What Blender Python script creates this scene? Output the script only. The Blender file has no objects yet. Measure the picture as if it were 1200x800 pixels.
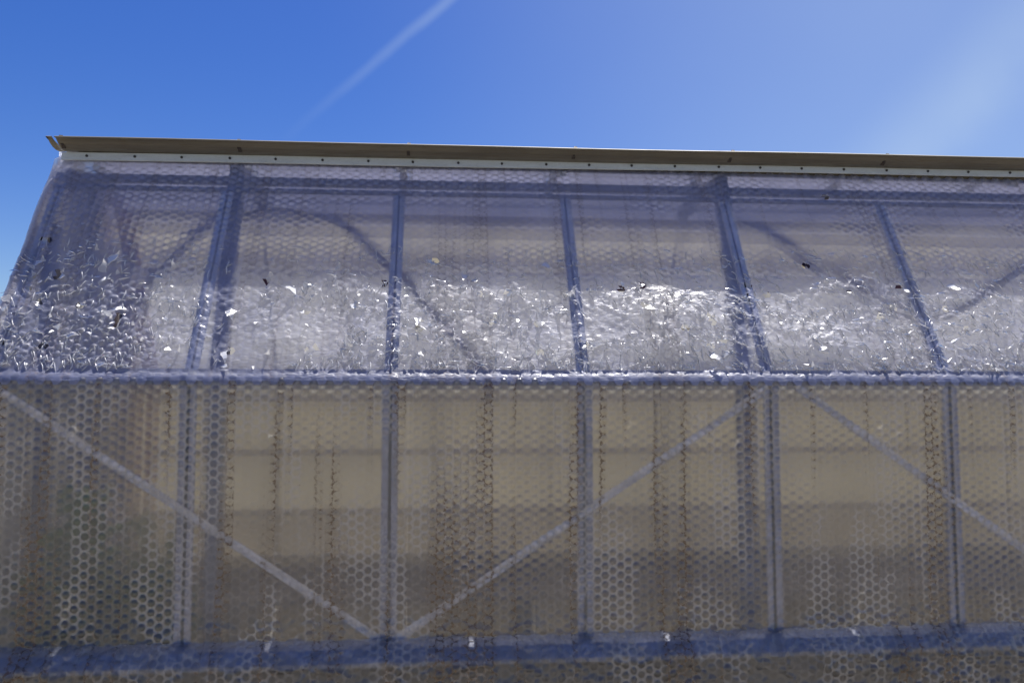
import bpy, math, random
import numpy as np
from mathutils import Vector, Matrix

random.seed(7)
rng = np.random.default_rng(7)
scene = bpy.context.scene
COL = scene.collection

# ------------------------------------------------------------------ camera
cam = bpy.data.cameras.new('camera')
cam.sensor_width = 36.0
cam.lens = 36.0 * 960 / 1200
cam.clip_start = 0.05
cam.clip_end = 3000
cam_ob = bpy.data.objects.new('camera', cam)
COL.objects.link(cam_ob)
cam_ob.location = (1.3764, -2.5761, 1.6)
cam_ob.rotation_euler = (math.pi / 2 + 0.0691, 0.0, -0.0863)
scene.camera = cam_ob

# ------------------------------------------------------------------ light
SUN_EL, SUN_AZ = math.radians(68), math.radians(31)      # azimuth measured from +Y (behind the greenhouse) towards +X
sun_dir = Vector((math.sin(SUN_AZ) * math.cos(SUN_EL), math.cos(SUN_AZ) * math.cos(SUN_EL), math.sin(SUN_EL)))
sun = bpy.data.lights.new('sun', 'SUN')
sun.energy = 5.0
sun.angle = math.radians(0.53)
sun.color = (1.0, 0.965, 0.91)
sun_ob = bpy.data.objects.new('sun', sun)
COL.objects.link(sun_ob)
sun_ob.rotation_euler = sun_dir.to_track_quat('Z', 'Y').to_euler()
sun_ob.location = (6, 6, 9)

world = bpy.data.worlds.new('World')
scene.world = world
world.use_nodes = True
wn, wl = world.node_tree.nodes, world.node_tree.links
wn.clear()


def N(nodes, kind, **kw):
    n = nodes.new(kind)
    for k, v in kw.items():
        if k.startswith('i_'):
            key = k[2:]
            key = int(key) if key.isdigit() else key.replace('_', ' ')
            n.inputs[key].default_value = v
        else:
            setattr(n, k, v)
    return n


sky = N(wn, 'ShaderNodeTexSky', sky_type='NISHITA', sun_disc=False)
sky.sun_elevation = SUN_EL
sky.sun_rotation = SUN_AZ
sky.altitude = 300
sky.air_density = 1.0
sky.dust_density = 0.8
sky.ozone_density = 2.5
hs = N(wn, 'ShaderNodeHueSaturation', i_Hue=0.521, i_Saturation=1.42, i_Value=1.0)
wl.new(sky.outputs[0], hs.inputs['Color'])
tc = N(wn, 'ShaderNodeTexCoord')
geo = tc.outputs['Generated']


def wdot(vec):
    d = N(wn, 'ShaderNodeVectorMath', operation='DOT_PRODUCT')
    wl.new(geo, d.inputs[0])
    d.inputs[1].default_value = vec
    return d.outputs['Value']


def wmath(op, a, b=None, clamp=False):
    m = N(wn, 'ShaderNodeMath', operation=op, use_clamp=clamp)
    for i, v in enumerate((a, b)):
        if v is None:
            continue
        if isinstance(v, (int, float)):
            m.inputs[i].default_value = v
        else:
            wl.new(v, m.inputs[i])
    return m.outputs[0]


def wrange(v, a, b, c=0.0, d=1.0):
    m = N(wn, 'ShaderNodeMapRange', interpolation_type='SMOOTHSTEP')
    m.inputs[1].default_value, m.inputs[2].default_value = a, b
    m.inputs[3].default_value, m.inputs[4].default_value = c, d
    wl.new(v, m.inputs[0])
    return m.outputs[0]


# a contrail and broad thin cirrus streaks crossing the sky, placed by direction
noise1 = N(wn, 'ShaderNodeTexNoise', i_Scale=9.0, i_Detail=5.0)
wl.new(geo, noise1.inputs['Vector'])
nz = wmath('SUBTRACT', noise1.outputs[0], 0.5)
d1, d2 = Vector((0.0053, 0.8949, 0.4462)), Vector((-0.1642, 0.9369, 0.3086))
nn = d1.cross(d2).normalized()
al = (d1 - d2).normalized()
off = wmath('ADD', wdot(nn), wmath('MULTIPLY', nz, 0.012))
along = wdot(al)
dist = wmath('ABSOLUTE', off)
streak = wmath('MULTIPLY', wrange(dist, 0.0, 0.010, 1, 0), wrange(along, -0.17, 0.10))
streak = wmath('MULTIPLY', streak, wrange(noise1.outputs[0], 0.2, 0.6, 0.55, 1.0))
e1, e2 = Vector((0.5739, 0.7437, 0.3429)), Vector((0.49, 0.835, 0.25))
n2 = e1.cross(e2).normalized()
off2 = wmath('ADD', wdot(n2), wmath('MULTIPLY', nz, 0.05))
veil = wrange(wmath('ABSOLUTE', off2), 0.0, 0.075, 1, 0)
veil = wmath('MULTIPLY', veil, wrange(noise1.outputs[0], 0.2, 0.7, 0.5, 1.0))
noise2 = N(wn, 'ShaderNodeTexNoise', i_Scale=2.2, i_Detail=4.0)
wl.new(geo, noise2.inputs['Vector'])
towards = wdot(Vector((0.86, 0.40, 0.32)).normalized())
thin = wmath('MULTIPLY', wrange(noise2.outputs[0], 0.1, 0.8, 0.75, 1.1), wrange(towards, 0.35, 1.05, 0.0, 0.44))
cl = wmath('MAXIMUM', wmath('MULTIPLY', streak, 0.19), wmath('MULTIPLY', veil, 0.20))
cl = wmath('ADD', cl, thin, clamp=True)
mixc = N(wn, 'ShaderNodeMix', data_type='RGBA')
wl.new(cl, mixc.inputs['Factor'])
wl.new(hs.outputs[0], mixc.inputs[6])
mixc.inputs[7].default_value = (4.3, 5.5, 7.0, 1)
bg = N(wn, 'ShaderNodeBackground', i_Strength=0.069)
wl.new(mixc.outputs[2], bg.inputs[0])
wo = N(wn, 'ShaderNodeOutputWorld')
wl.new(bg.outputs[0], wo.inputs[0])

scene.view_settings.view_transform = 'Standard'
scene.view_settings.look = 'None'
scene.view_settings.exposure = 0.82
scene.view_settings.gamma = 1.0
scene.cycles.transparent_max_bounces = 24
scene.cycles.max_bounces = 14
scene.cycles.diffuse_bounces = 5
scene.cycles.transmission_bounces = 10
scene.cycles.sample_clamp_indirect = 4.0
scene.cycles.use_denoising = True


# ------------------------------------------------------------------ material helpers
class MB:
    def __init__(self, name):
        self.m = bpy.data.materials.new(name)
        self.m.use_nodes = True
        self.n, self.l = self.m.node_tree.nodes, self.m.node_tree.links
        self.n.clear()
        self.out = self.n.new('ShaderNodeOutputMaterial')

    def node(self, kind, **kw):
        return N(self.n, kind, **kw)

    def put(self, sock, v):
        if isinstance(v, (int, float)):
            sock.default_value = v
        elif isinstance(v, (tuple, list)):
            sock.default_value = v if len(v) == len(sock.default_value) else tuple(v) + (1.0,)
        elif v is not None:
            self.l.new(v, sock)

    def math(self, op, a, b=None, clamp=False):
        m = self.node('ShaderNodeMath', operation=op, use_clamp=clamp)
        self.put(m.inputs[0], a)
        self.put(m.inputs[1], b)
        return m.outputs[0]

    def rng(self, v, a, b, c=0.0, d=1.0):
        m = self.node('ShaderNodeMapRange', interpolation_type='SMOOTHSTEP')
        self.put(m.inputs[0], v)
        for i, x in enumerate((a, b, c, d)):
            m.inputs[i + 1].default_value = x
        return m.outputs[0]

    def coord(self, kind='Object', scale=(1, 1, 1), loc=(0, 0, 0), rot=(0, 0, 0)):
        t = self.node('ShaderNodeTexCoord')
        mp = self.node('ShaderNodeMapping')
        mp.inputs['Scale'].default_value = scale
        mp.inputs['Location'].default_value = loc
        mp.inputs['Rotation'].default_value = rot
        self.l.new(t.outputs[kind], mp.inputs[0])
        return mp.outputs[0]

    def noise(self, co, scale, detail=3.0, rough=0.55, dist=0.0):
        n = self.node('ShaderNodeTexNoise', i_Scale=scale, i_Detail=detail, i_Roughness=rough, i_Distortion=dist)
        self.l.new(co, n.inputs['Vector'])
        return n.outputs[0]

    def mixc(self, f, a, b):
        m = self.node('ShaderNodeMix', data_type='RGBA')
        self.put(m.inputs['Factor'], f)
        self.put(m.inputs[6], a)
        self.put(m.inputs[7], b)
        return m.outputs[2]

    def mixs(self, f, a, b):
        m = self.node('ShaderNodeMixShader')
        self.put(m.inputs[0], f)
        self.l.new(a, m.inputs[1])
        self.l.new(b, m.inputs[2])
        return m.outputs[0]

    def bump(self, h, strength, dist, normal=None):
        b = self.node('ShaderNodeBump', i_Strength=strength, i_Distance=dist)
        self.put(b.inputs['Height'], h)
        if normal:
            self.l.new(normal, b.inputs['Normal'])
        return b.outputs[0]

    def principled(self, col, rough=0.5, metal=0.0, normal=None, spec=0.5):
        p = self.node('ShaderNodeBsdfPrincipled')
        self.put(p.inputs['Base Color'], col)
        self.put(p.inputs['Roughness'], rough)
        self.put(p.inputs['Metallic'], metal)
        self.put(p.inputs['Specular IOR Level'], spec)
        if normal:
            self.l.new(normal, p.inputs['Normal'])
        return p.outputs[0]

    def done(self, sh):
        self.l.new(sh, self.out.inputs[0])
        return self.m


def worn(name, col, rough, metal, var=0.35, scale=14.0, dirt=(0.08, 0.065, 0.05), dirt_amt=0.4, stretch=(1, 1, 1)):
    b = MB(name)
    co = b.coord('Object', stretch)
    n1 = b.noise(co, scale, 5)
    n2 = b.noise(co, scale * 6, 4)
    c = b.mixc(b.rng(n1, 0.3, 0.7, 0, 1), tuple(x * (1 - var) for x in col), col)
    c = b.mixc(b.math('MULTIPLY', b.rng(n2, 0.5, 0.75), dirt_amt), c, dirt)
    r = b.rng(n2, 0.3, 0.7, rough * 0.85, min(1, rough * 1.25))
    return b.done(b.principled(c, r, metal, b.bump(n2, 0.25, 0.002)))


M = {}
M['aluminium'] = worn('weathered_aluminium', (0.84, 0.85, 0.88), 0.42, 0.25, dirt_amt=0.25)
M['flat_steel'] = worn('galvanised_strip', (0.88, 0.86, 0.90), 0.5, 0.0, dirt_amt=0.3)
M['post_metal'] = worn('dull_post_metal', (0.52, 0.52, 0.63), 0.45, 0.2, dirt_amt=0.3)
M['rail_blue'] = worn('blue_grey_rail', (0.40, 0.42, 0.52), 0.45, 0.4)
M['gasket'] = worn('dark_rubber_gasket', (0.05, 0.05, 0.06), 0.7, 0.0)
M['white_batten'] = worn('white_plastic_batten', (0.50, 0.565, 0.615), 0.45, 0.0, var=0.12, dirt_amt=0.22, stretch=(1, 4, 4))
M['screw'] = worn('dark_screw_steel', (0.05, 0.05, 0.055), 0.5, 0.5)
M['bolt'] = worn('rusty_bolt', (0.06, 0.05, 0.045), 0.6, 0.5)
M['tan'] = worn('tan_brown_metal', (0.145, 0.131, 0.10), 0.5, 0.15, var=0.3, scale=5, dirt=(0.10, 0.075, 0.045), dirt_amt=0.55, stretch=(0.6, 5, 5))
M['mauve'] = worn('mauve_painted_timber', (0.17, 0.085, 0.16), 0.6, 0.0)
M['pale_mauve'] = worn('faded_mauve_timber', (0.36, 0.27, 0.27), 0.6, 0.0)
M['maroon'] = worn('maroon_painted_post', (0.34, 0.05, 0.09), 0.6, 0.0)
M['cream_bar'] = worn('cream_painted_bar', (0.40, 0.37, 0.29), 0.6, 0.0)
M['truss'] = worn('blue_grey_steel', (0.24, 0.26, 0.38), 0.5, 0.2)
M['hose'] = worn('dark_purple_hose', (0.085, 0.065, 0.14), 0.5, 0.0)
M['board'] = worn('weathered_dark_timber', (0.10, 0.085, 0.065), 0.8, 0.0, scale=6, stretch=(0.4, 5, 5))
M['bench'] = worn('grey_bench_timber', (0.30, 0.25, 0.20), 0.8, 0.0, scale=8, stretch=(0.4, 5, 5))
M['terracotta'] = worn('terracotta', (0.40, 0.16, 0.09), 0.8, 0.0)
M['soil'] = worn('dry_soil', (0.11, 0.08, 0.055), 0.95, 0.0, scale=20)


def film_material(name, haze, haze_var, patch_white, stain, crinkle, tint=(0.62, 0.62, 0.63), dome=False, blur=0.7, clear=(0.93, 0.93, 0.93), gloss_rough=0.2, gloss=1.25, scuff=0.3):
    """aged clear polythene: part clear, part softly blurred, part milky, with a gloss coat"""
    b = MB(name)
    uv = b.coord('UV')
    nA = b.noise(uv, 5.0, 4)
    nB = b.noise(b.coord('UV', (1, 1, 1), (3.1, 1.7, 0)), 26.0, 4)
    hz = b.math('ADD', b.rng(nA, 0.3, 0.72, haze, haze + haze_var), b.rng(nB, 0.35, 0.8, 0, haze_var * 0.6))
    # whitened web between the bubbles, in tall patches
    pc = b.coord('UV', (4.6, 1.9, 1))
    n0 = b.noise(pc, 1.0, 3, 0.6, 0.35)
    pm = b.rng(n0, 0.50, 0.575)
    if patch_white:
        hz = b.math('ADD', hz, b.math('MULTIPLY', pm, patch_white), clamp=True)
    # vertical run-off streaks of brown algae
    sc = b.coord('UV', (9.0, 0.35, 1), (0.37, 0, 0))
    s1 = b.noise(sc, 1.6, 3)
    s2 = b.noise(uv, 90.0, 2)
    st = b.math('MULTIPLY', b.rng(s1, 0.51, 0.62), b.rng(s2, 0.35, 0.6, 0.1, 1.0))
    # small flecks of dirt
    fl = b.rng(b.noise(b.coord('UV', (1, 1, 1), (9, 4, 0)), 48.0, 3, 0.7), 0.66, 0.74)
    stf = b.math('MAXIMUM', b.math('MULTIPLY', st, stain), b.math('MULTIPLY', fl, 0.32), clamp=True)
    nor = None
    if crinkle:
        cr1 = b.noise(b.coord('UV', (38, 125, 1), (0, 0, 0), (0, 0, 0.62)), 1.0, 2, 0.5, 0.9)
        cr2 = b.noise(b.coord('UV', (26, 70, 1), (5, 2, 0), (0, 0, -0.95)), 1.0, 2, 0.5, 1.2)
        cr3 = b.noise(uv, 7.0, 3, 0.6)
        h = b.math('ADD', cr1, b.math('MULTIPLY', cr2, 1.1))
        h = b.math('MULTIPLY', h, b.rng(cr3, 0.3, 0.65, 0.35, 1.2))
        nor = b.bump(h, 1.0, crinkle)
    tr = b.node('ShaderNodeBsdfTransparent')
    tr.inputs[0].default_value = clear + (1,)
    rf = b.node('ShaderNodeBsdfRefraction', i_IOR=1.14, i_Roughness=0.55)
    rf.inputs[0].default_value = clear + (1,)
    base = b.mixs(blur, tr.outputs[0], rf.outputs[0])
    df = b.node('ShaderNodeBsdfDiffuse')
    tl = b.node('ShaderNodeBsdfTranslucent')
    for s in (df, tl):
        s.inputs[0].default_value = tint + (1,)
        if nor:
            b.l.new(nor, s.inputs['Normal'])
    milk = b.mixs(0.5, df.outputs[0], tl.outputs[0])
    sh = b.mixs(hz, base, milk)
    br = b.node('ShaderNodeBsdfDiffuse')
    br.inputs[0].default_value = (0.12, 0.068, 0.030, 1)
    sh = b.mixs(stf, sh, br.outputs[0])
    gl = b.node('ShaderNodeBsdfGlossy', i_Roughness=gloss_rough)
    gl.inputs[0].default_value = (0.95, 0.95, 0.95, 1)
    fr = b.node('ShaderNodeFresnel', i_IOR=1.5)
    if nor:
        b.l.new(nor, gl.inputs['Normal'])
        b.l.new(nor, fr.inputs['Normal'])
    gr = b.node('ShaderNodeBsdfGlossy', i_Roughness=0.55)
    gr.inputs[0].default_value = (0.95, 0.95, 0.95, 1)
    if nor:
        b.l.new(nor, gr.inputs['Normal'])
    g = b.math('MULTIPLY', fr.outputs[0], gloss, clamp=True)
    sh = b.mixs(g, sh, b.mixs(scuff, gl.outputs[0], gr.outputs[0]))
    return b.done(sh)


M['wall_web'] = film_material('aged_wall_film_web', 0.24, 0.10, 0.34, 0.85, 0.0006, tint=(0.66, 0.625, 0.57))
M['wall_bubble'] = film_material('aged_wall_film_bubble', 0.165, 0.08, 0.0, 0.22, 0.0, tint=(0.66, 0.625, 0.57))
M['roof_web'] = film_material('aged_roof_film_web', 0.33, 0.14, 0.0, 0.35, 0.0014, tint=(0.55, 0.58, 0.84), gloss=1.7, scuff=0.75)  # blue in the roof tint stands in for skylight on the shaded film
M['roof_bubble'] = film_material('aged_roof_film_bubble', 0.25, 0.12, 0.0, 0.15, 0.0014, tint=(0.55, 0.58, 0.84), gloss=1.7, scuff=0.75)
M['flap'] = film_material('torn_film', 0.36, 0.2, 0.0, 0.1, 0.0, tint=(0.82, 0.82, 0.83), gloss_rough=0.4, gloss=0.45, scuff=0.8)
M['rim'] = film_material('torn_film_rim', 0.9, 0.1, 0.0, 0.0, 0.0, tint=(0.85, 0.85, 0.86))
M['gable'] = film_material('gable_film', 0.62, 0.15, 0.0, 0.3, 0.003, tint=(0.40, 0.40, 0.46))


def panel_material(name, col, clear, milk):
    b = MB(name)
    co = b.coord('Object')
    n1 = b.noise(co, 3.0, 4)
    n2 = b.noise(b.coord('Object', (9, 9, 0.6)), 2.0, 4)
    dirt = b.math('MULTIPLY', b.rng(n2, 0.48, 0.72), 0.45)
    c = b.mixc(b.rng(n1, 0.3, 0.7), tuple(x * 0.85 for x in col), col)
    c = b.mixc(dirt, c, tuple(x * 0.45 for x in col))
    tl = b.node('ShaderNodeBsdfTranslucent')
    df = b.node('ShaderNodeBsdfDiffuse')
    b.l.new(c, tl.inputs[0])
    b.l.new(c, df.inputs[0])
    tr = b.node('ShaderNodeBsdfTransparent')
    tr.inputs[0].default_value = clear + (1,)
    sh = b.mixs(0.35, tl.outputs[0], df.outputs[0])
    sh = b.mixs(milk, tr.outputs[0], sh)
    return b.done(sh)


M['sunlit_panel'] = panel_material('sunlit_roof_glazing', (0.66, 0.645, 0.62), (0.6, 0.6, 0.6), 0.8)  # paler copy: sunlight on the lower far slope put into the colour
M['slope_panel'] = panel_material('yellowed_roof_glazing', (0.60, 0.57, 0.50), (0.6, 0.57, 0.48), 0.8)
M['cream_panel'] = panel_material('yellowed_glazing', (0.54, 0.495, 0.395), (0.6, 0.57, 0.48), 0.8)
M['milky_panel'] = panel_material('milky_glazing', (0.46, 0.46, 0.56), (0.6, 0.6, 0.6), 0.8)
M['dark_panel'] = panel_material('darkest_glazing', (0.34, 0.305, 0.25), (0.3, 0.28, 0.23), 0.9)  # darkest tone, for the bottom row of the far wall
M['drab_panel'] = panel_material('drab_glazing', (0.46, 0.415, 0.335), (0.45, 0.42, 0.36), 0.85)  # tone between cream and dark, so the far wall darkens downwards


def leaf_material():
    b = MB('leaf')
    co = b.coord('Object')
    n = b.noise(co, 12, 3)
    c = b.mixc(n, (0.06, 0.14, 0.035), (0.12, 0.24, 0.06))
    df = b.principled(c, 0.5)
    tl = b.node('ShaderNodeBsdfTranslucent')
    b.l.new(c, tl.inputs[0])
    return b.done(b.mixs(0.35, df, tl.outputs[0]))


M['leaf'] = leaf_material()
M['stem'] = worn('green_stem', (0.09, 0.12, 0.04), 0.6, 0.0)


def ground_material():
    b = MB('pale_gravel')
    co = b.coord('Object')
    n1, n2, n3 = b.noise(co, 0.6, 5), b.noise(co, 14, 5), b.noise(co, 90, 3)
    c = b.mixc(b.rng(n1, 0.35, 0.65), (0.36, 0.31, 0.235), (0.28, 0.245, 0.185))
    c = b.mixc(b.rng(n2, 0.4, 0.7, 0, 0.7), c, (0.20, 0.175, 0.135))
    return b.done(b.principled(c, 0.95, 0, b.bump(b.math('ADD', n2, n3), 0.7, 0.03)))


M['ground'] = ground_material()


# ------------------------------------------------------------------ object helpers
def link(name, me, mat=None, parent=None, kind=None, label=None, cat=None, group=None):
    o = bpy.data.objects.new(name, me)
    COL.objects.link(o)
    if mat is not None:
        for m in (mat if isinstance(mat, (list, tuple)) else [mat]):
            if len(me.materials) < (len(mat) if isinstance(mat, (list, tuple)) else 1):
                me.materials.append(m)
    if parent:
        o.parent = parent
    for k, v in (('kind', kind), ('label', label), ('category', cat), ('group', group)):
        if v:
            o[k] = v
    return o


def empty(name, loc, label, cat, group=None):
    o = bpy.data.objects.new(name, None)
    o.empty_display_size = 0.1
    COL.objects.link(o)
    o.location = loc
    o['label'], o['category'] = label, cat
    if group:
        o['group'] = group
    return o


class Geo:
    def __init__(self):
        self.v, self.f, self.mi = [], [], []

    def add(self, verts, faces, mi=0):
        k = len(self.v)
        self.v += [tuple(v) for v in verts]
        self.f += [tuple(i + k for i in f) for f in faces]
        self.mi += [mi] * len(faces)

    def box(self, c, size, rot=None, mi=0, bev=0.0):
        sx, sy, sz = (s / 2 for s in size)
        vs = []
        if bev <= 0:
            vs = [Vector((x, y, z)) for z in (-sz, sz) for x, y in ((-sx, -sy), (sx, -sy), (sx, sy), (-sx, sy))]
            fs = [(3, 2, 1, 0), (4, 5, 6, 7), (0, 1, 5, 4), (1, 2, 6, 5), (2, 3, 7, 6), (3, 0, 4, 7)]
        else:
            b = bev
            fs = []
            for z, ins in ((-sz, b), (-sz + b, 0), (sz - b, 0), (sz, b)):
                x, y = sx - ins, sy - ins
                k = len(vs)
                vs += [Vector(p) for p in ((-x + b, -y, z), (x - b, -y, z), (x, -y + b, z), (x, y - b, z), (x - b, y, z), (-x + b, y, z), (-x, y - b, z), (-x, -y + b, z))]
                if k:
                    fs += [(k - 8 + i, k - 8 + (i + 1) % 8, k + (i + 1) % 8, k + i) for i in range(8)]
            fs += [tuple(range(7, -1, -1)), tuple(range(24, 32))]
        if rot is not None:
            vs = [rot @ v for v in vs]
        c = Vector(c)
        self.add([v + c for v in vs], fs, mi)
        return self

    def bar(self, a, b, w, t, up=(0, -1, 0), mi=0, bev=0.0):
        """bar from a to b, w wide, t thick along 'up' """
        a, b = Vector(a), Vector(b)
        z = (b - a).normalized()
        y = Vector(up)
        y = (y - z * y.dot(z)).normalized()
        x = y.cross(z)
        rot = Matrix((x, y, z)).transposed()
        return self.box((a + b) / 2, (w, t, (b - a).length), rot, mi, bev)

    def tube(self, pts, r, n=10, mi=0, r2=None):
        pts = [Vector(p) for p in pts]
        rings = []
        up = Vector((0.13, 0.9, 0.3)).normalized()
        for i, p in enumerate(pts):
            d = (pts[min(i + 1, len(pts) - 1)] - pts[max(i - 1, 0)]).normalized()
            x = d.cross(up).normalized()
            y = d.cross(x)
            rr = r if r2 is None else r + (r2 - r) * i / (len(pts) - 1)
            rings.append([p + (x * math.cos(2 * math.pi * k / n) + y * math.sin(2 * math.pi * k / n)) * rr for k in range(n)])
        fs = []
        for i in range(len(pts) - 1):
            for k in range(n):
                fs.append((i * n + k, i * n + (k + 1) % n, (i + 1) * n + (k + 1) % n, (i + 1) * n + k))
        fs += [tuple(range(n - 1, -1, -1)), tuple(range((len(pts) - 1) * n, len(pts) * n))]
        self.add([v for rg in rings for v in rg], fs, mi)
        return self

    def mesh(self, name, smooth=False):
        me = bpy.data.meshes.new(name)
        me.from_pydata(self.v, [], self.f)
        me.polygons.foreach_set('material_index', self.mi)
        if smooth:
            me.polygons.foreach_set('use_smooth', [True] * len(self.f))
        me.update()
        return me


def extrude_profile(prof, x0, x1, thick, wob=0.0, nseg=1):
    """open profile [(y, z)] extruded along X with a thickness"""
    P = [Vector((0, y, z)) for y, z in prof]
    inner = []
    for i, p in enumerate(P):
        d = (P[min(i + 1, len(P) - 1)] - P[max(i - 1, 0)]).normalized()
        inner.append(p + Vector((0, -d.z, d.y)) * thick)
    loop = P + inner[::-1]
    n = len(loop)
    g = Geo()
    vs, fs = [], []
    for k in range(nseg + 1):
        x = x0 + (x1 - x0) * k / nseg
        dz = wob * math.sin(x * 2.3 + 0.4) + wob * 0.6 * math.sin(x * 5.1)
        vs += [Vector((x, p.y, p.z + dz)) for p in loop]
        if k:
            fs += [((k - 1) * n + i, (k - 1) * n + (i + 1) % n, k * n + (i + 1) % n, k * n + i) for i in range(n)]
    m = len(P)
    for k, flip in ((0, 1), (nseg, 0)):
        for i in range(m - 1):
            q = [k * n + i, k * n + i + 1, k * n + n - 2 - i, k * n + n - 1 - i]
            fs.append(tuple(q[::-1] if flip else q))
    g.add(vs, fs)
    return g


# ------------------------------------------------------------------ dimensions (metres)
BAY = 0.61
NB = 8                       # bays; the far end lies outside the picture
LEN = NB * BAY
ZE, ZS, ZB = 1.648, 0.849, 2.406       # eave, sill, roof break
RUN = 0.4376
W = 1.42                     # width
sl = Vector((0, RUN, ZB - ZE)).normalized()          # up the near slope
sn = Vector((0, -sl.z, sl.y))                        # its outward normal

# ------------------------------------------------------------------ ground
g = Geo()
g.add([(-900, -900, 0), (900, -900, 0), (900, 900, 0), (-900, 900, 0)], [(0, 1, 2, 3)])
link('ground', g.mesh('ground'), M['ground'], kind='structure', label='pale gravel yard around the greenhouse')

# ------------------------------------------------------------------ greenhouse
GH = empty('greenhouse', (0, 0, 0), 'narrow metal framed greenhouse with steep sloping roof wrapped in bubble film', 'greenhouse')


def part(name, geo_, mat, parent=None, **kw):
    return link(name, geo_.mesh(name, kw.pop('smooth', False)), mat, parent or GH, **kw)


# base boards under the sill, on all sides seen
for k in range(6):
    z = 0.07 + k * 0.137
    g = Geo().box((LEN / 2, 0.02 + 0.003 * (k % 2), z), (LEN, 0.03, 0.131), bev=0.004)
    part('base_board', g, M['board'])
    if k < 2:
        g = Geo().box((LEN / 2, W - 0.02, z), (LEN, 0.03, 0.131), bev=0.004)
        part('base_board', g, M['board'])
    for x in (0.02, LEN - 0.02):
        g = Geo().box((x, W / 2, z), (0.03, W - 0.08, 0.131), bev=0.004)
        part('base_board', g, M['board'])
# sill rail: a rail with a sloping drip ledge
prof = [(0.03, 0.862), (-0.004, 0.858), (-0.03, 0.848), (-0.056, 0.816), (-0.052, 0.802)]
part('sill_rail', extrude_profile(prof, -0.02, LEN, 0.006, 0.0008, 24), M['rail_blue'])
prof = [(W - 0.03, 0.862), (W + 0.03, 0.848), (W + 0.06, 0.80)]
part('sill_rail', extrude_profile(prof, -0.02, LEN, 0.006), M['rail_blue'])
# eave rails
for y0, s in ((0.0, 1), (W, -1)):
    prof = [(y0 + s * p[0], p[1]) for p in ((0.035, 1.690), (0.014, 1.678), (0.004, 1.668), (-0.006, 1.648), (-0.002, 1.642), (0.02, 1.640))]
    part('eave_rail', extrude_profile(prof, -0.01, LEN, 0.005 * s, 0.0006, 24), M['rail_blue'])
# top rails along the roof break and the low roof above it
p0 = Vector((0, 0, ZE))
for y0, s in ((0.0, 1), (W, -1)):
    a = p0 + sl * 0.80
    b = p0 + sl * 0.905
    g = Geo()
    for t, wd in ((0.862, 0.034), (0.815, 0.016)):
        c = p0 + sl * t - sn * 0.012
        g.bar((0.0, y0 + s * c.y, c.z), (LEN, y0 + s * c.y, c.z), wd, 0.02, up=(0, s * sn.y, sn.z), bev=0.003)
    part('top_rail', g, M['rail_blue'])


def tbar(a, b, out, flange=0.021, gap=0.009, depth=0.03):
    """glazing bar: two flanges with a dark groove between and a web behind"""
    a, b, out = Vector(a), Vector(b), Vector(out).normalized()
    z = (b - a).normalized()
    side = out.cross(z).normalized()
    o = (flange + gap) / 2
    g = Geo()
    for s in (-1, 1):
        g.bar(a + side * o * s - out * 0.003, b + side * o * s - out * 0.003, flange, 0.005, up=out, mi=0, bev=0.0015)
    g.bar(a - out * 0.011, b - out * 0.011, 0.026, 0.006, up=out, mi=1)
    g.bar(a - out * (0.016 + depth / 2), b - out * (0.016 + depth / 2), 0.008, depth, up=out, mi=0)
    return g


for k in range(NB + 1):
    x = k * BAY
    x = min(max(x, 0.03), LEN - 0.03)
    part('post', tbar((x, 0, ZS + 0.012), (x, 0, ZE - 0.010), (0, -1, 0)), [M['post_metal'], M['gasket']])
    a, b = p0 + sl * 0.046, p0 + sl * 0.80
    part('glazing_bar', tbar((x, a.y, a.z), (x, b.y, b.z), sn, 0.018, 0.006), [M['aluminium'], M['gasket']])
    if k % 3 != 1:
        continue
    # far side
    part('post', Geo().box((x, W + 0.009, (ZS + ZE) / 2), (0.014, 0.004, ZE - ZS - 0.05)), M['cream_bar'])
    part('glazing_bar', Geo().bar((x, W - a.y, a.z), (x, W - b.y, b.z), 0.014, 0.005, up=(0, -sn.y, sn.z)), M['cream_bar'])

# diagonal flat braces across the front wall
for a, b in (((0.040, 1.640), (1.19, 0.872)), ((1.25, 0.872), (2.430, 1.634)), ((2.525, 1.638), (3.615, 0.872)), ((3.70, 0.872), (4.83, 1.612))):
    g = Geo().bar((a[0], -0.005, a[1]), (b[0], -0.005, b[1]), 0.025, 0.004, bev=0.001)
    part('brace', g, M['flat_steel'])

# low roof above the break, milky glazing in bays
yb = RUN
for k in range(NB):
    x0, x1 = k * BAY + 0.02, (k + 1) * BAY - 0.02
    for y0, y1, z0, z1 in ((yb + 0.03, W / 2, ZB + 0.055, ZB + 0.115), (W - yb - 0.03, W / 2, ZB + 0.055, ZB + 0.115)):
        g = Geo().bar(((x0 + x1) / 2, y0, z0), ((x0 + x1) / 2, y1, z1), x1 - x0, 0.006, up=(0, 0, 1))
        part('roof_panel', g, M['milky_panel'])
g = Geo().box((LEN / 2, W / 2, ZB + 0.122), (LEN, 0.05, 0.03), bev=0.006)
part('ridge_bar', g, M['aluminium'])
for k in range(NB + 1):
    x = min(max(k * BAY, 0.02), LEN - 0.02)
    for s in (-1, 1):
        g = Geo().bar((x, W / 2 + s * (W / 2 - yb - 0.03), ZB + 0.045), (x, W / 2 + s * 0.02, ZB + 0.105), 0.032, 0.02, up=(0, 0, 1))
        part('rafter', g, M['aluminium'])

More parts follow.
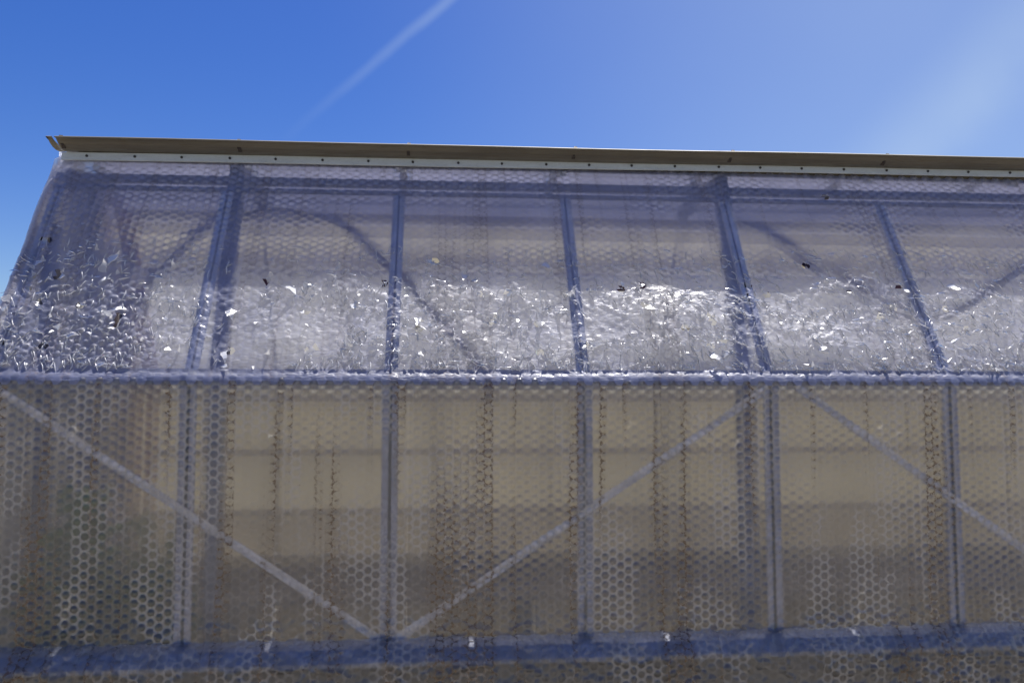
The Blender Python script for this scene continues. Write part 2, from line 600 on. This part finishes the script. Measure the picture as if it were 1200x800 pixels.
# far glazing: panels per bay, slope and wall; each wall bay in rows between rails
ff = lambda t, o=0.0: Vector((0, W - (p0 + sl * t + sn * o).y, (p0 + sl * t + sn * o).z))
rows = [(0.05, 0.34, 'sunlit_panel'), (0.34, 0.58, 'sunlit_panel'), (0.58, 0.80, 'slope_panel'), (0.80, 0.95, 'milky_panel')]
for k in range(NB):
    xm = (k + 0.5) * BAY - (0.012 if k == 0 else 0)
    for k_row, (t0, t1, m) in enumerate(rows):
        a, b = ff(t0 - 0.006, -0.018 - 0.006 * (k_row % 2)), ff(t1 + 0.006, -0.018 - 0.006 * (k_row % 2))
        g = Geo().bar((xm, a.y, a.z), (xm, b.y, b.z), BAY - 0.002 + (0.024 if k == 0 else 0), 0.004, up=(0, -sn.y, sn.z))
        part('roof_panel', g, M[m])
    for z0, z1, m in ((1.345, 1.665, 'cream_panel'), (1.065, 1.345, 'cream_panel'), (0.80, 1.065, 'drab_panel'), (0.26, 0.80, 'dark_panel')):
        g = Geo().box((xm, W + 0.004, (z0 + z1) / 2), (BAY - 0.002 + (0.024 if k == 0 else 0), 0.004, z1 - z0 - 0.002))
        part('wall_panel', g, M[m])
for z in (1.60, 1.345, 1.065, 0.80):
    g = Geo().box((LEN / 2, W - 0.02, z), (LEN - 0.02, 0.03, 0.03), bev=0.004)
    part('wall_rail', g, M['pale_mauve'])
for t in (0.80, 0.58):
    c = ff(t, -0.045)
    g = Geo().bar((0.02, c.y, c.z), (LEN - 0.02, c.y, c.z), 0.042 if t > 0.7 else 0.075, 0.03, up=(0, -sn.y, sn.z), bev=0.004)
    part('purlin', g, M['mauve'])

# inner portal frames
for x in (0.625, 2.45, 4.27):
    for s, y0 in ((1, 0.0),):
        g = Geo().bar((x, y0 + s * 0.28, 0.0), (x, y0 + s * 0.28, 1.70), 0.055, 0.04, bev=0.006)
        g.bar((x, y0 + s * 0.28, 1.69), (x, y0 + s * 0.47, 2.42), 0.055, 0.04, bev=0.006)
        part('frame_leg', g, M['truss'])
    part('tie_beam', Geo().box((x, W / 2, 2.43), (0.05, W - 0.9, 0.05), bev=0.006), M['truss'])

# left and right gable: corner posts, studs, rake bars, rails
for x in (0.03, LEN - 0.03):
    part('corner_post', Geo().bar((x, W - 0.02, 0.84), (x, W - 0.02, 1.66), 0.045, 0.045, bev=0.006), M['maroon'])
    a, b = ff(0.0, -0.03), ff(0.86, -0.03)
    part('rake_bar', Geo().bar((x + 0.01, a.y, a.z), (x + 0.01, b.y, b.z), 0.045, 0.06, up=(1, 0, 0), bev=0.006), M['maroon'])
    for y, zt in ((0.36, 2.2), (0.71, 2.46), (1.06, 2.2)):
        part('gable_stud', Geo().bar((x, y, 0.85), (x, y, zt), 0.05, 0.05, up=(1, 0, 0), bev=0.006), M['truss'])
    for z, y0, y1 in ((1.64, 0.05, W - 0.05), (2.41, 0.48, W - 0.48)):
        part('gable_rail', Geo().box((x - 0.002, W / 2, z), (0.036, y1 - y0, 0.04), bev=0.005), M['truss'])

# white clamping batten with screws
g = Geo()
tb = Vector((0, 0.447, 2.468))
bat_n = Vector((0, -0.97, 0.25)).normalized()
prof_x0 = 0.012
vs, fs = [], []
nseg = 48
loop = [(-0.004, -0.0145), (0.003, -0.0145), (0.003, 0.0145), (-0.004, 0.0145)]
bx_up = Vector((0, 0.25, 0.97)).normalized()
for k in range(nseg + 1):
    x = prof_x0 + (LEN - prof_x0) * k / nseg
    dz = 0.0012 * math.sin(x * 3.1) + 0.0068 * x
    for o, h in loop:
        vs.append(Vector((x, tb.y, tb.z + dz)) + bat_n * o + bx_up * h)
    if k:
        fs += [((k - 1) * 4 + i, (k - 1) * 4 + (i + 1) % 4, k * 4 + (i + 1) % 4, k * 4 + i) for i in range(4)]
fs += [(0, 1, 2, 3), tuple(nseg * 4 + i for i in (3, 2, 1, 0))]
g.add(vs, fs)
batten = part('batten', g, M['white_batten'])
sg = Geo().tube([(0, 0, 0), (0, -0.002, 0.0004), (0, -0.0032, 0.0006)], 0.0048, 8)
smesh = sg.mesh('screw')
smesh.materials.append(M['screw'])
x = 0.10
while x < LEN:
    o = bpy.data.objects.new('screw', smesh)
    COL.objects.link(o)
    dz = 0.0012 * math.sin(x * 3.1) + 0.0068 * x
    o.location = Vector((x, tb.y, tb.z + dz)) + bat_n * 0.0032
    o.parent = batten
    x += 0.169 + random.uniform(-0.006, 0.006)

# tan capping above the batten: a flaring gutter-like profile leaning out over the slope
prof = [(0.476, 2.522), (0.455, 2.519), (0.438, 2.518), (0.415, 2.521), (0.392, 2.529), (0.374, 2.541), (0.364, 2.545), (0.357, 2.541)]
gut = part('ridge_gutter', extrude_profile([(y, z - 0.030) for y, z in prof], 0.035, LEN, 0.0035, 0.0012, 40), M['tan'])
gut.rotation_euler = (0, -0.0045, 0)
back = [(0.477, 2.494), (0.50, 2.496), (0.505, 2.55)]
part('gutter_back', extrude_profile(back, 0.035, LEN, 0.003), M['tan'])
cap = Geo()
cp = [(y, z - 0.030) for y, z in prof]
cap.add([(xx, y, z) for xx in (0.006, 0.024) for y, z in cp] + [(xx, 0.50, 2.495) for xx in (0.006, 0.024)], [])
n = len(cp)
cap.f += [(i, i + 1, n + i + 1, n + i) for i in range(n - 1)]
cap.f += [tuple(range(n)), tuple(range(2 * n - 1, n - 1, -1))]
cap.mi = [0] * len(cap.f)
part('end_cap', cap, M['tan'], gut)
bg_ = Geo().bar((0, 0.010, -0.010), (0.004, -0.030, 0.020), 0.010, 0.012, up=(1, 0, 0))
bg_.tube([(0, -0.002, 0.0), (0, -0.010, 0.004)], 0.009, 8)
bm = bg_.mesh('bolt')
bm.materials.append(M['bolt'])
for k in range(NB + 1):
    o = bpy.data.objects.new('bolt', bm)
    COL.objects.link(o)
    o.location = (k * BAY + 0.045 + random.uniform(-0.01, 0.01), 0.402, 2.4985)
    o.parent = gut
# shims under the gutter: dark packing strip
part('packing_strip', Geo().box((LEN / 2 + 0.03, 0.478, 2.484), (LEN - 0.06, 0.02, 0.05)), M['tan'])

# staging bench inside along the far wall
BEN = empty('staging_bench', (LEN / 2, 1.1, 0), 'grey slatted timber staging bench along the back wall inside greenhouse', 'bench')
for k in range(5):
    g = Geo().box((0, -0.2 + k * 0.1, 0.78), (LEN - 0.3, 0.085, 0.022), bev=0.003)
    link('slat', g.mesh('slat'), M['bench'], BEN)
for x in (-1.9, -0.7, 0.6, 1.9):
    for y in (-0.18, 0.18):
        link('leg', Geo().box((x, y, 0.384), (0.045, 0.045, 0.766), bev=0.004).mesh('leg'), M['bench'], BEN)


# bent hoses / hoops hanging inside
def arc(pts, n=40):
    P = [Vector(p) for p in pts]
    out = []
    for i in range(len(P) - 1):
        a, b, c, d = P[max(i - 1, 0)], P[i], P[i + 1], P[min(i + 2, len(P) - 1)]
        for k in range(n // (len(P) - 1)):
            t = k / (n // (len(P) - 1))
            out.append(0.5 * ((2 * b) + (c - a) * t + (2 * a - 5 * b + 4 * c - d) * t * t + (3 * b - a - 3 * c + d) * t ** 3))
    out.append(P[-1])
    return out


def hose(pts, label, r=0.013):
    g = Geo().tube(arc(pts, 48), r, 10)
    return link('hose', g.mesh('hose', True), M['hose'], label=label, cat='hose', group='bent hoses inside the greenhouse')


hose([(0.278, 0.52, 1.901), (0.349, 0.52, 2.066), (0.468, 0.52, 2.189), (0.621, 0.52, 2.269), (0.777, 0.52, 2.298), (0.951, 0.52, 2.256), (1.095, 0.52, 2.167),
      (1.24, 0.52, 2.023), (1.385, 0.52, 1.862), (1.515, 0.52, 1.717), (1.563, 0.52, 1.588)],
     'dark purple hose bent into an arch behind the roof bays beside the gable', 0.0145)
hose([(2.52, 0.52, 2.284), (2.658, 0.52, 2.226), (2.829, 0.52, 2.119), (3.002, 0.52, 2.009), (3.211, 0.52, 1.919), (3.39, 0.52, 1.927), (3.574, 0.52, 2.026),
      (3.724, 0.52, 2.132), (3.916, 0.52, 2.282)],
     'dark hose sagging in a loop behind the wrinkled roof film', 0.0145)


# leafy plants inside at the gable end
def plant(loc, h, nst, spread, label, leaf):
    root = empty('leafy_plant', loc, label, 'plant', 'plants inside the gable end')
    st, lf = Geo(), Geo()
    for i in range(nst):
        a = random.uniform(0, 6.28)
        top = Vector((math.cos(a) * spread * random.uniform(0.3, 1), math.sin(a) * spread * random.uniform(0.3, 1), h * random.uniform(0.6, 1)))
        pts = [Vector((0, 0, 0)).lerp(top, t) + Vector((0, 0, 0.06 * math.sin(t * 3.1))) for t in (0, 0.25, 0.5, 0.75, 1)]
        st.tube(pts, 0.006, 6, 0, 0.002)
        for j in range(26):
            t = random.uniform(0.2, 1)
            p = Vector((0, 0, 0)).lerp(top, t)
            d = Vector((random.gauss(0, 1), random.gauss(0, 1), random.gauss(0.1, 0.6))).normalized()
            s = leaf * random.uniform(0.6, 1.3)
            x = d.cross(Vector((0, 0, 1))).normalized() * s * 0.33
            u = d.cross(x).normalized() * s * 0.1
            q = p + d * 0.02
            lf.add([q, q + d * s * 0.35 + x - u, q + d * s * 0.75 + x * 0.7 - u * 2, q + d * s - u * 4, q + d * s * 0.75 - x * 0.7 - u * 2, q + d * s * 0.35 - x - u, q + d * s * 0.5 + u],
                   [(0, 1, 6), (1, 2, 6), (2, 3, 6), (3, 4, 6), (4, 5, 6), (5, 0, 6)])
    link('stems', st.mesh('stems', True), M['stem'], root)
    link('foliage', lf.mesh('foliage'), M['leaf'], root, kind='stuff')


plant((0.20, 0.26, 0.0), 1.30, 20, 0.13, 'tall leafy green plant in the corner behind the first wall bay', 0.10)
plant((0.36, 0.72, 0.0), 1.10, 8, 0.22, 'shorter leafy green plant deeper inside behind the first wall bay', 0.10)


# ------------------------------------------------------------------ bubble film
def vnoise(x, y, seed):
    r = np.random.default_rng(seed)
    T = r.random((256, 256))
    xi, yi = np.floor(x).astype(int), np.floor(y).astype(int)
    fx, fy = x - xi, y - yi
    fx, fy = fx * fx * (3 - 2 * fx), fy * fy * (3 - 2 * fy)
    a, b = T[xi % 256, yi % 256], T[(xi + 1) % 256, yi % 256]
    c, d = T[xi % 256, (yi + 1) % 256], T[(xi + 1) % 256, (yi + 1) % 256]
    return (a * (1 - fx) + b * fx) * (1 - fy) + (c * (1 - fx) + d * fx) * fy


def fbm(x, y, seed, o=3):
    s, a = 0, 0.5
    for k in range(o):
        s = s + a * vnoise(x * 2 ** k, y * 2 ** k, seed + k)
        a *= 0.5
    return s / (1 - 0.5 ** o)


class Path:
    def __init__(self, pts):
        P = np.array(pts, float)
        # round the corners by resampling and smoothing
        seg = np.r_[0, np.cumsum(np.hypot(*np.diff(P, axis=0).T))]
        s = np.arange(0, seg[-1], 0.002)
        y, z = np.interp(s, seg, P[:, 0]), np.interp(s, seg, P[:, 1])
        ker = np.ones(7) / 7
        yp, zp = np.pad(y, 3, mode='edge'), np.pad(z, 3, mode='edge')
        y[4:-4], z[4:-4] = np.convolve(yp, ker, 'valid')[4:-4], np.convolve(zp, ker, 'valid')[4:-4]
        self.s, self.y, self.z, self.L = s, y, z, s[-1]
        dy, dz = np.gradient(y), np.gradient(z)
        ln = np.hypot(dy, dz)
        self.ny, self.nz = dz / ln, -dy / ln         # left of travel (travelling down the outside: outward = -Y)

    def at(self, s):
        return [np.interp(s, self.s, a) for a in (self.y, self.z, self.ny, self.nz)]


CU, PP = 0.02442, 0.0282
RB = 0.0112


def film_sheet(path, u0, u1, slack, flat_fn, hole_fn, jitter, name, hb=0.0052):
    ni, nj = int((u1 - u0) / CU), int(path.L / PP) + 1
    I, J = np.meshgrid(np.arange(ni), np.arange(nj), indexing='ij')
    I, J = I.ravel(), J.ravel()
    cu = u0 + (I + 0.5) * CU
    cs = (J + 0.25 + 0.5 * (I % 2)) * PP
    ok = cs < path.L - PP * 0.4
    cu, cs = cu[ok], cs[ok]
    nc = len(cu)
    R = PP / math.sqrt(3)
    ang6, ang12 = np.arange(6) * math.pi / 3, np.arange(12) * math.pi / 6
    hh = hb * (1 - flat_fn(cu, cs)) * rng.uniform(0.6, 1.15, nc)
    rb = RB * rng.uniform(0.94, 1.04, nc)
    U = np.concatenate([cu[:, None] + R * np.cos(ang6), cu[:, None] + rb[:, None] * np.cos(ang12), cu[:, None] + rb[:, None] * 0.72 * np.cos(ang12), cu[:, None]], 1)
    S = np.concatenate([cs[:, None] + R * np.sin(ang6), cs[:, None] + rb[:, None] * np.sin(ang12), cs[:, None] + rb[:, None] * 0.72 * np.sin(ang12), cs[:, None]], 1)
    H = np.concatenate([np.zeros((nc, 18)), np.repeat(hh[:, None] * 0.75, 12, 1), hh[:, None]], 1)
    U, S, H = U.ravel(), S.ravel(), H.ravel()
    nv = 31
    F3, mi = [], []
    for k in range(6):
        c0, c1 = k, (k + 1) % 6
        r0, r1, r2 = 6 + 2 * k, 6 + 2 * k + 1, 6 + (2 * k + 2) % 12
        F3 += [(c0, c1, r1), (c1, r2, r1), (c0, r1, r0)]
        mi += [0, 0, 0]
    for k in range(12):
        a, b = 6 + k, 6 + (k + 1) % 12
        F3 += [(a, b, b + 12), (a, b + 12, a + 12), (a + 12, b + 12, 30)]
        mi += [1, 1, 1]
    F3 = np.array(F3)[:, ::-1]
    nf = len(F3)
    F = (F3[None] + (np.arange(nc) * nv)[:, None, None]).reshape(-1, 3)
    mi = np.tile(mi, nc)
    sector = np.tile(np.r_[np.repeat(np.arange(6), 3), np.repeat(np.arange(12) // 2, 3)], nc)
    start = np.repeat(rng.integers(0, 6, nc), nf)
    gone = np.repeat(hole_fn(cu, cs), nf) & (((sector - start) % 6) < np.repeat(rng.integers(2, 6, nc), nf))
    F, mi = F[~gone], mi[~gone]
    # weld the shared hexagon corners
    key = np.round(U / 1e-4).astype(np.int64) * 1000003 + np.round(S / 1e-4).astype(np.int64)
    iscorner = np.tile(np.arange(nv) < 6, nc)
    key = np.where(iscorner, key, -np.arange(len(U)) - 1)
    _, first, inv = np.unique(key, return_index=True, return_inverse=True)
    U, S, H = U[first], S[first], H[first]
    F = inv[F]
    y, z, ny, nz_ = path.at(np.clip(S, 0, path.L))
    d = H + slack(U, S)
    # wrap round the left end
    rr = 0.03
    wrap = np.clip(-U / rr, 0, math.pi / 2)
    rest = np.clip(-U - rr * math.pi / 2, 0, None)
    X = np.where(U < 0, -rr * np.sin(wrap) - 0.0 * rest, U)
    back_ = rr * (1 - np.cos(wrap)) + rest
    Y = y + ny * d * np.cos(wrap) + np.where(U < 0, -ny * back_, 0)
    Z = z + nz_ * d * np.cos(wrap) + np.where(U < 0, -nz_ * back_, 0)
    X = X - np.sin(wrap) * d
    me = bpy.data.meshes.new(name)
    me.vertices.add(len(U))
    me.vertices.foreach_set('co', np.c_[X, Y, Z].astype(np.float32).ravel())
    me.loops.add(F.size)
    me.loops.foreach_set('vertex_index', F.astype(np.int32).ravel())
    me.polygons.add(len(F))
    me.polygons.foreach_set('loop_start', np.arange(0, F.size, 3, dtype=np.int32))
    me.polygons.foreach_set('material_index', mi.astype(np.int32))
    me.polygons.foreach_set('use_smooth', np.ones(len(F), bool))
    uvl = me.uv_layers.new(name='UVMap')
    uv = np.c_[U, -S].astype(np.float32)[F.ravel()]
    uvl.data.foreach_set('uv', uv.ravel())
    me.update(calc_edges=True)
    me.validate()
    return me


COVER = empty('bubble_wrap_cover', (0, -0.06, 0.66), 'aged torn bubble wrap sheet stretched over greenhouse roof slope and front wall', 'bubble wrap')
COVER.location = (0, 0, 0)

top = p0 + sl * 0.95 + sn * 0.010
bot = p0 + sl * 0.03 + sn * 0.010
roof_path = Path([(top.y, top.z), (bot.y, bot.z), (-0.002, 1.672), (-0.008, 1.664), (-0.017, 1.643), (-0.0165, 1.637), (-0.0145, 1.630)])
wall_path = Path([(-0.005, 1.662), (-0.0115, 1.645), (-0.013, 1.628), (-0.013, 0.872), (-0.036, 0.858), (-0.068, 0.818), (-0.066, 0.66)])


def bay_phase(u):
    return np.abs(np.sin(np.clip(u, 0.0, LEN) / BAY * math.pi))


def roof_slack(u, s):
    env = np.minimum(1, s / 0.10) * np.clip((0.90 - s) / 0.08, 0.3, 1)
    lo = np.clip((s - 0.30) / 0.3, 0, 1)
    a = bay_phase(u)
    d = (fbm(u * 1.7, s * 2.2, 11) - 0.5) * 0.070 * (0.25 + 0.75 * a) + 0.004 * a
    d = d + (fbm(u * 9, s * 7, 21) - 0.5) * 0.005
    rid = 1 - 2 * np.abs(fbm(u * 16 + s * 6, s * 15 - u * 5, 31, 3) - 0.5)
    d = d + (rid ** 5) * 0.0035 * (0.2 + 0.8 * lo)
    rid2 = 1 - 2 * np.abs(fbm(u * 30 - s * 9, s * 24 + u * 7, 41, 2) - 0.5)
    d = d + (rid2 ** 6) * 0.0015 * lo
    ub = np.abs((u + BAY / 2) % BAY - BAY / 2)
    d = d + 0.007 * np.exp(-(ub / 0.014) ** 2) * np.clip((s - 0.1) / 0.1, 0, 1)
    return np.maximum(d * env, -0.004)


def wall_slack(u, s):
    env = np.clip((s - 0.05) / 0.05, 0, 1)
    d = (fbm(u * 2.1, s * 1.4, 51) - 0.4) * 0.010 * bay_phase(u) + (fbm(u * 7, s * 5, 61) - 0.5) * 0.003
    low = np.clip((s - 0.72) / 0.05, 0, 1)
    rid = 1 - 2 * np.abs(fbm(u * 14, s * 22, 71, 3) - 0.5)
    d = d + low * (rid ** 4) * 0.010
    return np.maximum(d * env, -0.0015)


tear_pts = [(rng.uniform(0.02, 3.6), 0.46 + 0.40 * rng.random() ** 0.7) for _ in range(55)] + [(rng.uniform(0.02, 3.5), rng.uniform(0.06, 0.5)) for _ in range(5)]
tear_pts = np.array(tear_pts)
tear_r = rng.uniform(0.008, 0.020, len(tear_pts))


def roof_hole(u, s):
    h = np.zeros(len(u), bool)
    for (a, b), r in zip(tear_pts, tear_r):
        h |= (((u - a) * math.cos(r * 900) + (s - b) * math.sin(r * 900)) ** 2 * 0.5 + ((s - b) * math.cos(r * 900) - (u - a) * math.sin(r * 900)) ** 2 * 2.2) < r * r
    return h


def roof_flat(u, s):
    base = np.clip((fbm(u * 3.0, s * 3.5, 81) - 0.42) * 5, 0, 1)
    rt = np.clip((u - 0.35) / 0.5, 0, 1) * np.clip((s - 0.38) / 0.15, 0, 1)
    ev = np.clip((s - 0.84) / 0.04, 0, 1)
    rt = np.maximum(rt, ev)
    rt = np.maximum(rt, np.clip((0.03 - u) / 0.03, 0, 1))
    return np.clip(np.maximum(base * 0.85, rt * 0.9), 0, 0.95)


def wall_flat(u, s):
    base = np.clip((fbm(u * 2.6, s * 2.2, 91) - 0.40) * 5, 0, 1)
    return np.clip(base * 0.8, 0, 0.9)


rf = link('roof_film', film_sheet(roof_path, -0.10, 4.4, roof_slack, roof_flat, roof_hole, 0, 'roof_film'), [M['roof_web'], M['roof_bubble']], COVER,
          label='crinkled roof film with torn glinting flakes')
wf = link('wall_film', film_sheet(wall_path, -0.10, 4.4, wall_slack, wall_flat, lambda u, s: np.zeros(len(u), bool), 0, 'wall_film', 0.0034), [M['wall_web'], M['wall_bubble']], COVER,
          label='wall film with whitened web and brown algae streaks')
# plain film on the gable end
nu, nvv = 40, 50
gv, gf, guv = [], [], []
prof_g = lambda z: 0.0 if z <= ZE else min((z - ZE) / (ZB - ZE), 1.08) * RUN
for j in range(nvv + 1):
    z = 0.66 + (2.50 - 0.66) * j / nvv
    m = prof_g(z) + 0.012
    for i in range(nu + 1):
        y = m + (W - 2 * m) * i / nu
        gv.append((-0.012 + 0.010 * (float(fbm(np.array([y * 4.0]), np.array([z * 4.0]), 101)[0]) - 0.5), y, z))
for j in range(nvv):
    for i in range(nu):
        a = j * (nu + 1) + i
        gf.append((a, a + nu + 1, a + nu + 2, a + 1))
g = Geo()
g.add(gv, gf)
gm = g.mesh('gable_film', True)
uvl = gm.uv_layers.new(name='UVMap')
for lp in gm.loops:
    v = gm.vertices[lp.vertex_index].co
    uvl.data[lp.index].uv = (v.y, v.z)
link('gable_film', gm, M['gable'], COVER)


# torn flaps standing off the roof film
def flap_mesh(i):
    """an angular torn shard: hinged along one edge, folded once, with a thin rolled rim"""
    bw, L = rng.uniform(0.010, 0.026), rng.uniform(0.018, 0.048)
    ap = rng.uniform(-0.6, 0.6) * bw
    lift = rng.uniform(0.25, 1.0)
    kink = rng.uniform(-0.5, 0.7)
    def pt(t, q):
        a = lift + kink * max(0, t - 0.45) * 2
        x0 = min(t, 0.45) * L
        x1 = max(0, t - 0.45) * L
        return (x0 * math.cos(lift) + x1 * math.cos(a), q, x0 * math.sin(lift) + x1 * math.sin(a))
    rows_ = []
    for t in (0, 0.25, 0.45, 0.7, 1.0):
        w_ = bw * (1 - t) ** (0.6 + 0.5 * (i % 3)) + 0.0005
        c = ap * t + 0.002 * math.sin(9 * t + i)
        rows_.append([pt(t, c - w_ / 2), pt(t, c + 0.15 * w_), pt(t, c + w_ / 2)])
    g = Geo()
    g.add([p for r in rows_ for p in r], [(k * 3 + q, k * 3 + q + 1, k * 3 + q + 4, k * 3 + q + 3) for k in range(4) for q in range(2)])
    for q in (0, 2):
        g.tube([r[q] for r in rows_], 0.0012, 4, 1, 0.0007)
    me = g.mesh('torn_flap')
    uvl = me.uv_layers.new(name='UVMap')
    for lp in me.loops:
        v = me.vertices[lp.vertex_index].co
        uvl.data[lp.index].uv = (v.x + i * 0.37, v.y)
    me.materials.append(M['flap'])
    me.materials.append(M['rim'])
    return me


flaps = [flap_mesh(i) for i in range(16)]
spots = []
for (a, b), r in zip(tear_pts, tear_r):
    for _ in range(1 + int(rng.random() < 0.6)):
        t = rng.uniform(0, 6.28)
        spots.append((a + r * math.cos(t), b + r * 0.6 * math.sin(t)))
while len(spots) < 300:
    spots.append((rng.uniform(0, 3.5), 0.90 - 0.44 * rng.random() ** 1.3) if rng.random() < 0.75 else (rng.uniform(-0.01, 0.5), rng.uniform(0.30, 0.85)))
for i, (u, s) in enumerate(spots[:300]):
    s = min(s, 0.90)
    y, z, ny, nzz = [float(v) for v in roof_path.at(np.array([s]))] if False else [float(np.asarray(v).ravel()[0]) for v in roof_path.at(np.array([s]))]
    d = float(roof_slack(np.array([u]), np.array([s]))[0])
    nrm = Vector((0, ny, nzz))
    t1 = Vector((1, 0, 0))
    t2 = nrm.cross(t1)
    a = rng.uniform(0, 6.28)
    xx = t1 * math.cos(a) + t2 * math.sin(a)
    yy = nrm.cross(xx)
    m = Matrix((xx, yy, nrm)).transposed().to_4x4()
    m.translation = Vector((u, y, z)) + nrm * (d + 0.0005)
    o = bpy.data.objects.new('torn_flap', flaps[i % 16])
    COL.objects.link(o)
    o.parent = COVER
    sc = 0.8 * (rng.uniform(0.35, 0.95) + (rng.uniform(0.3, 0.9) if rng.random() < 0.3 else 0)) * (1.0 if s > 0.45 else 0.5)
    o.matrix_basis = m @ Matrix.Diagonal((sc, sc, sc * rng.uniform(0.4, 1.0), 1))


# fine folded creases, uncountable, as one mesh
def crease_mesh(n):
    g = Geo()
    uv = []
    u = rng.uniform(-0.01, 3.7, n)
    s = np.clip(0.905 - 0.50 * rng.random(n) ** 1.6, 0.3, 0.905)
    keep = fbm(u * 4, s * 4, 121) + 0.35 * np.clip((u - 1.6) / 1.0, 0, 1) > 0.38
    for a, b in zip(u[keep], s[keep]):
        L = rng.uniform(0.008, 0.045)
        th = rng.normal(0.9 if a > 2.2 else 1.4, 0.9)
        w = rng.uniform(0.0010, 0.0026)
        hgt = rng.uniform(0.0015, 0.006)
        bend = rng.uniform(-0.5, 0.5)
        pu, ps = [], []
        for k in range(5):
            t = k / 4 - 0.5
            pu.append(a + L * t * math.cos(th + bend * t))
            ps.append(b + L * t * math.sin(th + bend * t))
        pu, ps = np.array(pu), np.clip(np.array(ps), 0.02, 0.93)
        y, z, ny, nzz = roof_path.at(ps)
        d = roof_slack(pu, ps) + 0.0015
        wu, ws = -math.sin(th) * w, math.cos(th) * w
        vs = []
        for k in range(5):
            nr = Vector((0, ny[k], nzz[k]))
            tz = Vector((0, nzz[k], -ny[k])) * -1
            c = Vector((pu[k], y[k], z[k])) + nr * d[k]
            sd = Vector((wu, 0, 0)) + tz * -ws
            e = 1 - abs(k / 2 - 1) ** 2 * 0.9
            vs += [c - sd * e, c + nr * (hgt * e) + sd * 0.5, c + sd * e]
            uv += [(pu[k], -ps[k])] * 3
        g.add(vs, [(k * 3 + q, k * 3 + q + 1, k * 3 + q + 4, k * 3 + q + 3) for k in range(4) for q in range(2)])
    me = g.mesh('creases', True)
    uvl = me.uv_layers.new(name='UVMap')
    vi = np.zeros(len(me.loops), np.int32)
    me.loops.foreach_get('vertex_index', vi)
    uvl.data.foreach_set('uv', np.array(uv, np.float32)[vi].ravel())
    return me


link('creases', crease_mesh(3900), M['rim'], COVER, kind='stuff')
